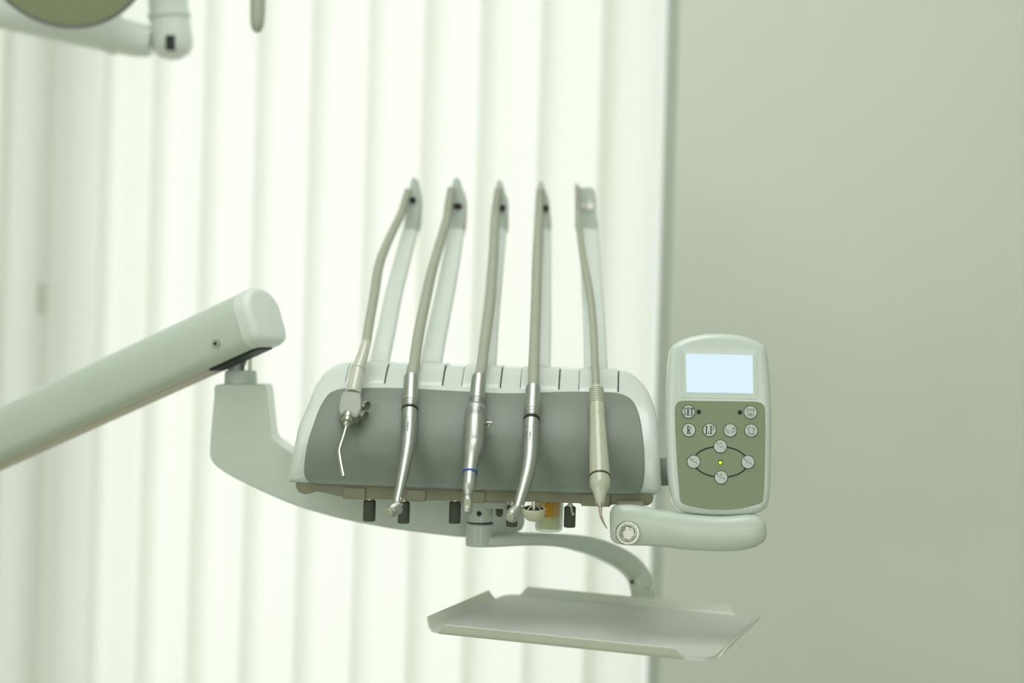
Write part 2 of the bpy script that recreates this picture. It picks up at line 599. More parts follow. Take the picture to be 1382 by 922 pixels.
# ribbed adjustment knobs
for (cx, yt, yb, wd) in ((499, 675, 703.5, 17), (545.5, 677, 706.5, 16), (614.4, 677, 706.5, 16), (691.5, 682, 711, 15.5), (769.4, 683.5, 712, 16)):
    yl = 0.035
    t = C.hit(cx, yt, yl); b = C.hit(cx - 0.3, yb, yl); r = wd / 2 * C.px(yl)
    bm = bmesh.new()
    nseg = 48
    rr = []
    for (z, s) in ((t.z, 0.82), (t.z - 0.0012, 0.97), (t.z - 0.002, 1), (b.z + 0.002, 1), (b.z + 0.0006, 0.97), (b.z, 0.85)):
        rr.append([bm.verts.new((t.x + r * s * (1 - 0.045 * (k % 4 in (0,))) * math.cos(2 * PI * k / nseg), yl + r * s * (1 - 0.06 * (k % 4 in (0,))) * math.sin(2 * PI * k / nseg), z)) for k in range(nseg)])
    for p, q in zip(rr, rr[1:]):
        for k in range(nseg):
            bm.faces.new((p[k], p[(k + 1) % nseg], q[(k + 1) % nseg], q[k]))
    bm.faces.new(rr[0]); bm.faces.new(rr[-1])
    kn = obj('adjustment_knob', bm, 'knob', unit, smooth=25, label='dark ribbed knob hanging under the console')
    bm = bmesh.new(); cyl(bm, Vector((t.x, yl, t.z - 0.001)), Vector((t.x, yl, t.z + 0.012)), 0.0026, 14); cyl(bm, Vector((t.x, yl, t.z - 0.0002)), Vector((t.x, yl, t.z + 0.0016)), 0.0045, 14)
    obj('stem', bm, 'dull', kn)

# small wire hook
bm = bmesh.new()
hp = [C.hit(x, y, 0.012) for x, y in ((770, 676), (770.5, 683), (772, 691), (773, 695), (775, 693))]
tube(bm, cr_open(hp, 4), 0.0013, 8)
obj('wire_hook', bm, 'dull', unit, label='small bent brass wire hook')

# cream bowl shaped cap
bm = bmesh.new()
cc = C.hit(720.5, 686.5, 0.0)
R0 = 15.5 * C.px(0)
prev = None
prof_b = [(0.88, 0.0), (0.96, 0.0008), (1.0, 0), (0.97, -0.35), (0.86, -0.62), (0.66, -0.86), (0.45, -0.97), (0.0, -1.0)]
for k, (rf, zf) in enumerate(prof_b[:-1]):
    z = cc.z + (zf * R0 * 1.1 if abs(zf) > 0.01 else zf)
    ring = [bm.verts.new((cc.x + R0 * rf * math.cos(2 * PI * j / 32), R0 * rf * math.sin(2 * PI * j / 32), z)) for j in range(32)]
    if prev:
        for j in range(32):
            bm.faces.new((prev[j], prev[(j + 1) % 32], ring[(j + 1) % 32], ring[j]))
    else:
        first = ring
    prev = ring
bm.faces.new(prev)
f2 = [bm.verts.new((v.co.x * 1 + (cc.x - v.co.x) * 0.1, v.co.y * 0.9, v.co.z - 0.004)) for v in first]
for j in range(32):
    bm.faces.new((first[j], first[(j + 1) % 32], f2[(j + 1) % 32], f2[j])).material_index = 1
bm.faces.new(f2).material_index = 1
bmesh.ops.rotate(bm, verts=bm.verts[:], cent=Vector((cc.x, 0, cc.z)), matrix=Matrix.Rotation(math.radians(9), 3, 'X'))
bowl = obj('drip_cup', bm, ['bowl', 'bowl_in'], unit, smooth=50, label='cream half round cup with brown inside')
bm = bmesh.new()
cyl(bm, Vector((cc.x, 0, cc.z - 0.006)), Vector((cc.x, 0.0, cc.z + 0.009)), 0.0028, 12)
tube(bm, [Vector((cc.x - 0.008, 0, cc.z - 0.003)), Vector((cc.x - 0.003, 0, cc.z + 0.003)), Vector((cc.x, 0, cc.z + 0.004)), Vector((cc.x + 0.004, 0, cc.z + 0.003)), Vector((cc.x + 0.01, 0, cc.z - 0.003))], 0.0012, 8)
obj('cup_stem', bm, 'dull', bowl)

# whip arms
ARM = [((512, 490), (522, 445), (532, 395), (545, 345), (554.5, 308), (556, 296), 25, 21),
       ((582, 490), (591, 445), (602, 390), (611, 340), (616, 308), (617, 296), 28, 22),
       ((657, 492), (661, 440), (666, 390), (671, 340), (674.3, 308), (675, 296), 26, 19),
       ((729, 494), (731, 440), (732, 390), (733, 340), (733.4, 308), (733.5, 296), 28, 19),
       ((804, 497), (802, 440), (799, 390), (796, 340), (793.5, 308), (792.5, 296), 31, 25)]
HOLD = [[(546, 312), (548, 285), (551, 262), (554, 245), (557, 239.5), (561, 241), (564, 254), (566.5, 268), (566, 290), (562, 312)],
        [(605, 316), (606, 285), (608, 262), (611, 245), (614.5, 239), (618.5, 241), (621, 250), (626, 262), (628, 280), (624, 316)],
        [(667, 314), (667.5, 290), (668, 268), (670, 248), (673.5, 242.5), (677, 245), (680, 257), (684, 268), (684.5, 285), (683, 313)],
        [(722, 314), (722.5, 290), (723.5, 266), (726, 250), (729, 244), (732.5, 246), (735, 254), (739, 264), (741.5, 280), (742, 313)],
        [(778, 312), (777, 285), (776, 262), (776, 248), (780, 248), (784, 253), (794, 252.5), (801, 255), (804, 268), (804, 285), (805, 311)]]
DOT = [(557, 270.5), (618, 278.5), (677.5, 281), (736, 281.5), (796.5, 278)]
YT = 0.40
for k, A in enumerate(ARM):
    pts = []
    for i in range(6):
        t = (0, .23, .48, .74, .96, 1.0)[i]
        pts.append(C.hit(A[i][0], A[i][1], 0.155 + (YT - 0.155) * t))
    pts = [Vector((pts[0].x, 0.13, whip_base[k][1] - 0.004))] + pts
    pp = cr_open(pts, 5)
    n = len(pp)
    rad = [((A[6] + (A[7] - A[6]) * i / (n - 1)) / 2 * C.px(0.3), 0.007) for i in range(n)]
    bm = bmesh.new(); tube(bm, pp, rad, 28, sq=3.5, up=Vector((0, 1, -0.6)))
    wh = obj('whip_arm', bm, 'whip', unit, smooth=50)
    ol = [C.hit(x, y, YT - 0.024) for x, y in cr_closed(HOLD[k], 3)]
    bm = bmesh.new(); prism(bm, [(p.x, p.z) for p in ol], YT - 0.024, YT + 0.014)
    obj('hose_holder', bm, 'holder', wh, bevel=0.003)
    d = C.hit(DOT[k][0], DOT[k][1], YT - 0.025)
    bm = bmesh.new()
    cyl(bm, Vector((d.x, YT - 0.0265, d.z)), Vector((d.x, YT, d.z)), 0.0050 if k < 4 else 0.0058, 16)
    if k == 1:
        box(bm, (d.x - 0.008, YT - 0.026, d.z - 0.0035), (d.x + 0.006, YT, d.z + 0.0035))
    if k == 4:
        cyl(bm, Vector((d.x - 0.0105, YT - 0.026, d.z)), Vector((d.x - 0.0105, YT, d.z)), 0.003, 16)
    obj('pin_or_lit_hole', bm, 'rubber' if k < 4 else 'white', wh, label='dark roller pin' if k < 4 else 'white disc coloured as the bright blind behind a hole')  # white ones put blind light seen through holes into their colour

# control panel
PF = Frame(at(970, 573, 2.02), -2, -6)
def local_c(p):                        # point of the panel frame in console coordinates
    return C.I @ (PF.M @ p)


PM = C.I @ PF.M
ol_px = [(966, 450.3), (945, 452), (925, 457), (910, 465), (904, 474), (901.5, 495), (899.5, 530), (899, 560), (899.5, 600), (901.5, 640), (905, 668), (910, 682), (921, 690.5), (945, 694.5), (973, 695.8), (1000, 695),
         (1022, 692.5), (1034, 685), (1038.5, 670), (1040, 640), (1041, 600), (1041, 560), (1039.5, 520), (1037, 490), (1034.5, 474), (1029, 465), (1014, 457.5), (992, 452)]
ol = [PF.hit(x, y, 0.009) for x, y in cr_closed(ol_px, 4)]
ol = [(p.x, p.z) for p in ol]


def pan_y(x, z):
    return 0.0


bm = bmesh.new()
shell(bm, ol, pan_y, 0.009, 0.018, rings=3, rn=7)
panel = obj('control_panel', bm, 'panel', unit, smooth=50)
panel.matrix_local = PM


def psub(name, bm, m, **k):
    o = obj(name, bm, m, panel, **k)
    return o


def ph(x, y, yl=0.0):
    p = PF.hit(x, y, yl)
    return (p.x, p.z)


PX = PF.px()
bz = round_poly([ph(*q) for q in ((919, 471), (1022.5, 473), (1023.5, 538.5), (919.5, 536.5))], 0.004)
bi = round_poly([ph(*q) for q in ((924, 475.5), (1017.5, 477.5), (1018.3, 533.5), (924.5, 531.8))], 0.0015)
bm = bmesh.new()
n = len(bz)
va = [bm.verts.new((p[0], 0.0002, p[1])) for p in bz]
vb = [bm.verts.new((p[0] * .97 + bi[i][0] * .03, -0.0009, p[1] * .97 + bi[i][1] * .03)) for i, p in enumerate(bz)]
vc = [bm.verts.new((p[0], -0.0002, p[1])) for p in bi]
for i in range(n):
    j = (i + 1) % n
    bm.faces.new((va[i], va[j], vb[j], vb[i])); bm.faces.new((vb[i], vb[j], vc[j], vc[i]))
bm.faces.new(vc)
psub('screen_bezel', bm, 'panel', smooth=60)
bm = bmesh.new(); prism(bm, [ph(*q) for q in ((926, 477.8), (1015.6, 479.6), (1016.4, 531), (926.8, 529.4))], -0.0007, 0.0)
psub('screen', bm, 'screen', smooth=0, label='glowing pale blue screen')
kp = cr_closed([(911, 551), (914, 544), (921, 541), (945, 541.2), (980, 541.6), (1010, 542), (1022.5, 542.6), (1029.5, 546), (1032.3, 553), (1032.8, 575), (1032.6, 610), (1031.5, 650), (1030, 673), (1027, 679), (1015, 683.2), (995, 687), (974.5, 688.2), (950, 686.8), (932, 683.4),
                (921, 679.5), (917.6, 673), (916, 655), (913.5, 625), (911.8, 590), (911, 570)], 4)
bm = bmesh.new(); prism(bm, [ph(*q) for q in kp], -0.0005, 0.0004)
psub('keypad', bm, 'keypad', smooth=0, label='sage green keypad sticker')
# ring linking the four chair buttons
c0 = Vector(ph(972.5, 623.6)); rx = (ph(1009, 623.6)[0] - ph(936, 623.6)[0]) / 2; rz = (ph(972.5, 603)[1] - ph(972.5, 644.4)[1]) / 2
bm = bmesh.new()
N = 72
ri, ro = [], []
for k in range(N):
    a = 2 * PI * k / N
    for lst, s in ((ri, -0.00085), (ro, 0.00085)):
        lst.append((c0.x + (rx + s) * math.cos(a), c0.y + (rz + s) * math.sin(a)))
for k in range(N):
    j = (k + 1) % N
    prism(bm, [ri[k], ro[k], ro[j], ri[j]], -0.0007, 0.0)
psub('oval_ring', bm, 'ink', smooth=0, label='black printed oval ring')


def glyphs(ch):
    """strokes of a narrow serif capital in a 1 x 1.6 cell: (points, width)"""
    t, s = 0.27, 0.13
    return {
        'S': [([(.88, 1.2), (.86, 1.45), (.6, 1.55), (.3, 1.5), (.16, 1.25), (.3, .98), (.65, .72), (.82, .45), (.72, .12), (.42, .03), (.15, .12), (.1, .42)], .17)],
        'E': [([(.32, 0), (.32, 1.6)], t), ([(.05, .04), (.88, .04), (.92, .35)], s), ([(.05, 1.56), (.86, 1.56), (.88, 1.28)], s), ([(.3, .82), (.68, .82)], s), ([(.68, .62), (.68, 1.02)], s)],
        'T': [([(.5, 0), (.5, 1.6)], t), ([(.25, .04), (.75, .04)], s), ([(.04, 1.22), (.08, 1.56), (.92, 1.56), (.96, 1.22)], s)],
        'R': [([(.28, 0), (.28, 1.6)], t), ([(.02, .04), (.52, .04)], s), ([(.02, 1.56), (.55, 1.56), (.82, 1.42), (.84, 1.1), (.62, .84), (.3, .82)], .15), ([(.5, .82), (.74, .08), (.98, .06)], .2)],
        'L': [([(.3, 0), (.3, 1.6)], t), ([(.04, 1.56), (.56, 1.56)], s), ([(.04, .04), (.86, .04), (.92, .42)], s)],
        'P': [([(.3, 0), (.3, 1.6)], t), ([(.04, .04), (.56, .04)], s), ([(.04, 1.56), (.6, 1.56), (.88, 1.4), (.9, 1.02), (.66, .76), (.32, .74)], .15)],
    }[ch]


def word(bm, txt, cx, cz, h, wch, gap, y, mi):
    u = h / 1.6
    tot = len(txt) * wch + (len(txt) - 1) * gap
    x0 = cx - tot / 2
    for i, ch in enumerate(txt):
        for pts, sw in glyphs(ch):
            ribbon(bm, [(x0 + i * (wch + gap) + p[0] * wch, cz - h / 2 + p[1] * u) for p in pts], sw * u * 0.8, y, 0.0003, mi)


def circ(x, z, r, n=12):
    return [(x + r * math.cos(2 * PI * k / n), z + r * math.sin(2 * PI * k / n)) for k in range(n + 1)]


def scale_pts(pts, cx, cz, k):
    return [(cx + x * k, cz + z * k) for x, z in pts]


CHAIR = [(-.62, .52), (-.42, .35), (-.2, .1), (-.02, -.08), (.25, -.06), (.42, -.12), (.62, -.42)]
BTN = [('SET', 928.9, 555.8), ('R', 929.6, 580.6), ('LP', 957.4, 580.6), ('spray', 985.5, 581), ('glass', 1013.6, 581.2), ('cupfill', 1012.7, 556.6),
       ('up', 972, 602.6), ('down', 973, 644.4), ('back', 936, 623.2), ('fwd', 1009.2, 623.8)]
r = 9.2 * PX
for kind, x, y in BTN:
    cx, cz = ph(x, y)
    bm = bmesh.new()
    disc(bm, cx, cz, r, -0.0012, 0.0012, 1, 36)
    disc(bm, cx, cz, r * 0.91, -0.0015, 0.0005, 0, 36)
    Y = -0.0017
    lw = 0.00038
    if kind in ('SET', 'R', 'LP'):
        word(bm, kind, cx, cz, 0.0090, {'SET': .0035, 'R': .0054, 'LP': .0047}[kind], 0.0007, Y, 1)
    elif kind == 'spray':
        ribbon(bm, scale_pts([(-.5, .32), (-.68, .22), (-.66, -.1), (-.45, -.3), (-.2, -.32), (-.12, -.42)], cx, cz, r), lw, Y, .0003, 1)
        ribbon(bm, scale_pts([(-.5, .1), (-.35, -.1), (-.12, -.18)], cx, cz, r), lw * .7, Y, .0003, 1)
        ribbon(bm, scale_pts([(.2, -.4), (.34, -.12), (.3, .18), (.42, .42), (.55, .3), (.7, .0), (.55, -.2), (.35, -.28)], cx, cz, r), lw, Y, .0003, 1)
        ribbon(bm, scale_pts([(.45, .3), (.6, .38), (.68, .1)], cx, cz, r), lw * .7, Y, .0003, 1)
    elif kind == 'glass':
        ribbon(bm, scale_pts([(-.55, .45), (-.3, .38), (-.4, -.42), (.4, -.42), (.3, .38), (.58, .45)], cx, cz, r), lw, Y, .0003, 1)
        ribbon(bm, scale_pts([(-.58, .42), (-.5, .1), (-.38, -.1)], cx, cz, r), lw * .7, Y, .0003, 1)
        ribbon(bm, scale_pts([(.6, .42), (.5, .1), (.4, -.1)], cx, cz, r), lw * .7, Y, .0003, 1)
        ribbon(bm, scale_pts([(-.5, -.58), (.5, -.58)], cx, cz, r), lw, Y, .0003, 1)
        ribbon(bm, scale_pts([(-.16, .35), (-.2, .7)], cx, cz, r), lw * .8, Y, .0003, 1)
        ribbon(bm, scale_pts([(.12, .35), (.2, .66)], cx, cz, r), lw * .8, Y, .0003, 1)
    elif kind == 'cupfill':
        ribbon(bm, scale_pts([(-.62, .46), (.62, .46)], cx, cz, r), lw * 1.3, Y, .0003, 1)
        ribbon(bm, scale_pts([(-.5, .2), (.5, .2)], cx, cz, r), lw, Y, .0003, 1)
        ribbon(bm, scale_pts([(-.52, .44), (-.48, -.35), (-.35, -.58), (.35, -.58), (.48, -.35), (.52, .44)], cx, cz, r), lw, Y, .0003, 1)
        for dx in (-.12, .14):
            ribbon(bm, scale_pts([(dx - .1, -.46), (dx - .1, -.2), (dx + .06, -.2), (dx + .06, -.46)], cx, cz, r), lw, Y, .0003, 1)
    else:
        ribbon(bm, scale_pts(CHAIR, cx, cz, r), lw, Y, .0003, 1)
        ribbon(bm, scale_pts([(-.6, .55), (-.48, .5)], cx, cz, r), lw * 2.0, Y, .0003, 1)
        if kind in ('up', 'down'):
            ribbon(bm, scale_pts([(0, .55), (0, .3)], cx, cz, r), lw, Y, .0003, 1)
            z_ = .52 if kind == 'up' else .3
            ribbon(bm, scale_pts([(-.1, z_ - (.1 if kind == 'up' else -.1)), (0, z_), (.1, z_ - (.1 if kind == 'up' else -.1))], cx, cz, r), lw, Y, .0003, 1)
        elif kind == 'back':
            ribbon(bm, scale_pts([(-.22, .22), (-.12, .35), (.05, .36)], cx, cz, r), lw, Y, .0003, 1)
        else:
            ribbon(bm, scale_pts([(-.1, .26), (.02, .26), (.18, .4)], cx, cz, r), lw, Y, .0003, 1)
    lb = {'SET': 'round button reading SET', 'R': 'round button reading R', 'LP': 'round button reading LP', 'spray': 'round button with a rinse symbol', 'glass': 'round button with a basin symbol',
          'cupfill': 'round button with a cup symbol', 'up': 'chair raise button', 'down': 'chair lower button', 'back': 'chair recline button', 'fwd': 'chair upright button'}[kind]
    psub('button', bm, ['button', 'ink'], smooth=30, label=lb)
for x, y in ((943, 556), (998.5, 556.8)):
    bm = bmesh.new(); q = ph(x, y); disc(bm, q[0], q[1], 3.1 * PX, -0.0009, 0.0009, 0, 20); psub('indicator_light', bm, 'ink', smooth=30, label='small dark unlit indicator')
bm = bmesh.new(); q = ph(972.2, 624); disc(bm, q[0], q[1], 3.3 * PX, -0.0009, 0.0009, 0, 24); disc(bm, q[0] - 0.00005, q[1] - 0.0004, 2.3 * PX, -0.0016, 0.001, 1, 20)
psub('indicator_light', bm, ['ink', 'led'], smooth=30, label='small lit yellow green indicator')

# bracket knob joining console and panel
a = C.hit(885, 637, 0.03); b = C.hit(905, 637, 0.03)
bm = bmesh.new(); cyl(bm, a, b, 19 * C.px(0), 28)
obj('panel_bracket', bm, 'cover', unit, bevel=0.001)

# grip handle
GP = -0.045
gst = [(822.8, 706.3, 22, .14), (823.8, 706.3, 35, .36), (826, 706.4, 45, .6), (830, 706.6, 51, .8), (836, 707, 54.4, .93), (843, 707.6, 55.8, .98), (852, 708.2, 56, 1), (864, 709.2, 54.8, 1), (880, 711.8, 50.6, 1), (905, 714.6, 49.2, 1), (932, 718, 48.8, 1), (969, 720, 48, 1), (996, 718.8, 48, 1),
       (1010, 716.8, 46.5, 1), (1020, 715, 42.5, .95), (1027, 714, 36, .85), (1031.5, 713.3, 27, .65), (1033.8, 713, 14, .35), (1034.3, 713, 5, .12)]
u = C.px(GP)
GD = 0.017
L = [(C.hit(x, y, GP + GD).x, GP + GD, C.hit(x, y, GP + GD).z, h_ / 2 * u, GD * f_) for x, y, h_, f_ in gst]
L = [tuple(v) for v in cr_open(L, 4)]
bm = bmesh.new(); tube(bm, [Vector(q[:3]) for q in L], [(q[3], q[4]) for q in L], 40, sq=2.6)
grip = obj('grip_handle', bm, 'arm', unit, smooth=80)
bc = C.hit(847.4, 719.3, GP)
bm = bmesh.new()
u = C.px(GP)


def lathe_y(bm, x, z, prof_, seg=32, mi=0):
    rings = []
    for (rr_, y) in prof_:
        rings.append([bm.verts.new((x + rr_ * math.cos(2 * PI * k / seg), y, z + rr_ * math.sin(2 * PI * k / seg))) for k in range(seg)])
    for p, q in zip(rings, rings[1:]):
        for k in range(seg):
            bm.faces.new((p[k], p[(k + 1) % seg], q[(k + 1) % seg], q[k])).material_index = mi
    bm.faces.new(rings[0]).material_index = mi
    bm.faces.new(rings[-1]).material_index = mi


lathe_y(bm, bc.x, bc.z, [(16.5 * u, GP + 0.003), (16.5 * u, GP - 0.001), (15.2 * u, GP - 0.0028), (12.2 * u, GP - 0.0028), (11.2 * u, GP - 0.0008), (10.4 * u, GP - 0.0008), (10 * u, GP - 0.007), (9.2 * u, GP - 0.0078), (8.6 * u, GP - 0.0078), (8.2 * u, GP - 0.0115), (7.4 * u, GP - 0.0122)], 6 * 8)
for v in bm.verts:
    if v.co.y < GP - 0.0065:
        a_ = math.atan2(v.co.z - bc.z, v.co.x - bc.x)
        k_ = math.cos(PI / 6) / math.cos((a_ + 0.2) % (PI / 3) - PI / 6)
        v.co.x = bc.x + (v.co.x - bc.x) * k_; v.co.z = bc.z + (v.co.z - bc.z) * k_
obj('bolt', bm, 'chrome', grip, smooth=30, label='chrome hex bolt')
bm = bmesh.new(); pv = C.hit(850, 690, 0.0); box(bm, (pv.x - 0.016, GP + 0.012, pv.z - 0.006), (pv.x + 0.016, 0.03, pv.z + 0.0125)); obj('grip_mount', bm, 'base', grip, bevel=0.001)

# collecting jar
bm = bmesh.new()
yl = 0.075
j0 = C.hit(740.5, 717, yl); jt = C.hit(741, 677, yl)
u = C.px(yl)
JF = Frame(C.M @ Vector((j0.x, yl, j0.z)), -3)
jar = thing('collecting_jar', 'clear jar of yellowish liquid with orange ribbed cap, behind the cup under the console', 'jar', JF)


def lathe_z(bm, prof_, seg=32, mi=0, capa=True, capb=True):
    rings = [[bm.verts.new((rr_ * math.cos(2 * PI * k / seg), rr_ * math.sin(2 * PI * k / seg), z)) for k in range(seg)] for (rr_, z) in prof_]
    for p, q in zip(rings, rings[1:]):
        for k in range(seg):
            bm.faces.new((p[k], p[(k + 1) % seg], q[(k + 1) % seg], q[k])).material_index = mi
    if capa: bm.faces.new(rings[0]).material_index = mi
    if capb: bm.faces.new(rings[-1]).material_index = mi


hh = jt.z - j0.z
lathe_z(bm, [(15 * u, 0), (17.5 * u, 0.0015), (18.5 * u, 0.004), (19 * u, hh), (17.6 * u, hh), (17.0 * u, 0.005), (15 * u, 0.0028)], 40)
obj('glass', bm, 'glass', jar, smooth=50)
bm = bmesh.new(); lathe_z(bm, [(13.5 * u, 0.0035), (14.2 * u, 0.006), (14.6 * u, hh * 0.5)], 32); obj('liquid', bm, 'liquid', jar, smooth=40)
bm = bmesh.new()
rings = []
for z in (hh * 0.5, hh * 0.56, hh + 0.001):
    rings.append([bm.verts.new((14.2 * u * (1 + .06 * math.cos(14 * 2 * PI * k / 112)) * math.cos(2 * PI * k / 112), 14.2 * u * (1 + .06 * math.cos(14 * 2 * PI * k / 112)) * math.sin(2 * PI * k / 112), z)) for k in range(112)])
for p, q in zip(rings, rings[1:]):
    for k in range(112):
        bm.faces.new((p[k], p[(k + 1) % 112], q[(k + 1) % 112], q[k]))
bm.faces.new(rings[0]); bm.faces.new(rings[-1])
obj('cap', bm, 'orange', jar, smooth=60)

# ------------------------------------------------------------------ the five instruments
IX = lambda py: 0.044 - 0.00070 * (py - 509)


def st(px, py, wpx, dy=0.0):
    yl = IX(py) + dy
    p = C.hit(px, py, yl)
    return p, wpx / 2 * (C.oY + yl) / F


def sweep(name, stations, m, parent, seg=28, dense=0, rs=None, **k):
    L = []
    for s_ in stations:
        p, r_ = st(*s_)
        L.append((p.x, p.y, p.z, r_))
    if dense:
        L = [tuple(v) for v in cr_open(L, dense)]
    bm = bmesh.new()
    tube(bm, [Vector(q[:3]) for q in L], [q[3] for q in L], seg)
    return obj(name, bm, m, parent, smooth=k.pop('smooth', 40), **k)


HOSE = [[(551.5, 256, 10, .40), (545, 278, 11, .375), (539.6, 293, 11.5, .35), (525, 323, 12, .30), (512, 357, 13, .255), (505.5, 396, 13, .205), (498, 439, 13, .135), (494, 466, 13, .080)],
        [(609.5, 254, 11, .40), (606, 276, 12, .375), (603, 296, 12.5, .35), (593.6, 329, 13, .30), (583, 366, 14, .245), (575, 402, 14.5, .20), (566, 445, 15, .145), (559.5, 488, 15, .080), (556, 513, 15, .047)],
        [(672.5, 255, 10, .40), (670, 276, 11, .375), (668, 296, 12, .35), (666, 341, 13, .28), (664, 372, 14, .24), (661.5, 408, 14, .19), (654, 463, 14.5, .12), (650, 495, 14.5, .071), (646, 513, 14.5, .047)],
        [(729, 256, 10, .40), (728, 276, 11, .375), (727, 305, 12.5, .34), (725, 350, 13.5, .27), (723.6, 402, 14, .20), (722, 451, 14.5, .14), (720.6, 493, 15, .068), (720.2, 527, 15, .037)],
        [(779.5, 254, 7, .40), (780, 276, 8, .375), (781, 296, 8.5, .35), (785, 335, 9, .295), (791, 369, 10, .245), (797, 402, 10, .20), (801, 445, 10, .145), (803, 493, 10.5, .072), (804.7, 529, 10.5, .036)]]


def hose(i, root):
    L = []
    for (x, y, wd, yl) in HOSE[i]:
        if yl == .40: yl = YT - 0.0345
        elif yl == .375: yl = YT - 0.040
        p = C.hit(x, y, yl); L.append((p.x, p.y, p.z, wd / 2 * (C.oY + yl) / F))
    L = [tuple(v) for v in cr_open(L, 6)]
    bm = bmesh.new(); tube(bm, [Vector(q[:3]) for q in L], [q[3] for q in L], 18)
    obj('hose', bm, 'hose', root, smooth=60)


def inst(name, label, cat, i):
    grp = 'turbine handpieces' if i in (1, 3) else None
    q = C.M @ st(CH[i], 600, 1)[0]
    Fi = Frame(Vector(q), -3)
    root = thing(name, label, cat, Fi, grp)
    return root


def build_inst(name, label, cat, i, fn):
    root = inst(name, label, cat, i)
    bpy.context.view_layer.update()
    before = set(COL.objects)
    fn(i)
    new = [o for o in COL.objects if o not in before]
    m = root.matrix_world.inverted() @ C.M
    for o in new:
        o.data.transform(m)
        if o.parent is None:
            o.parent = root
    return root


def grooves(px0, py0, px1, py1, w0, w1, n, depth=0.10):
    L = []
    for k in range(n):
        for f_, wd in ((0.0, 1.0), (0.45, 1.0), (0.5, 1 - depth), (0.95, 1 - depth)):
            t = (k + f_) / n
            L.append((px0 + (px1 - px0) * t, py0 + (py1 - py0) * t, (w0 + (w1 - w0) * t) * wd))
    return L


def syringe(i):
    hose(i, None)
    sweep('sleeve', [(494.3, 461.5, 12.5), (494, 462.5, 13.6), (490, 478, 15.5), (484.2, 496, 18), (484, 496.4, 20), (483.3, 499, 20), (483.1, 499.5, 18.2), (480, 514, 20), (476.8, 530, 22), (476.4, 531.5, 21)], 'clear', None, label='shiny pale grey sleeve')
    nrm = Vector((0, -0.83, 0.55))
    so = [C.hit(x, y, IX(y)) for x, y in round_poly([(464, 530.5), (488.5, 534), (489.5, 556), (483, 568.5), (461, 568.5), (456.3, 557), (458.5, 541)], 5, 4)]
    bm = bmesh.new()
    va = [bm.verts.new(p + nrm * 0.0085) for p in so]; vb = [bm.verts.new(p - nrm * 0.0085) for p in so]
    bm.faces.new(va); bm.faces.new(vb[::-1])
    for k in range(len(so)):
        bm.faces.new((va[k], vb[k], vb[(k + 1) % len(so)], va[(k + 1) % len(so)]))
    blk = obj('valve_body', bm, 'satin', None, bevel=0.003, seg=4)
    for (x0, y0, x1, y1) in ((484, 545, 496, 548), (482, 559, 494, 561.5)):
        a = C.hit(x0, y0, IX(y0) - 0.001); b = C.hit(x1, y1, IX(y1) - 0.007)
        bm = bmesh.new()
        tube(bm, [a, a.lerp(b, .55), a.lerp(b, .551), a.lerp(b, .68), a.lerp(b, .681), b], [0.0044, 0.0044, 0.0036, 0.0036, 0.0056, 0.0056], 20, up=Vector((0, 1, 0.3)))
        obj('button', bm, 'chrome', blk, smooth=30)
    sweep('nozzle_collar', [(470, 559, 16, -.010), (469.2, 563, 18.5, -.010), (468.9, 565, 18.5, -.010), (468.8, 565.5, 15.5, -.010), (468.6, 567.5, 15.5, -.010), (468.5, 568, 17, -.010), (468.2, 570.5, 16, -.010), (468.1, 571, 10, -.010), (467.9, 573, 9.5, -.010), (467.8, 576, 6, -.010)], 'chrome', None)
    sweep('tip_tube', [(468, 572, 5, -.010), (465.5, 582, 5.2, -.011), (462, 594, 5.6, -.012), (458.8, 604, 6, -.012), (457.8, 610, 6.2, -.012), (458.3, 616, 6.4, -.012), (460.5, 629, 6.4, -.012), (463.4, 644, 6.4, -.012)], 'chrome', None, seg=16, dense=4)


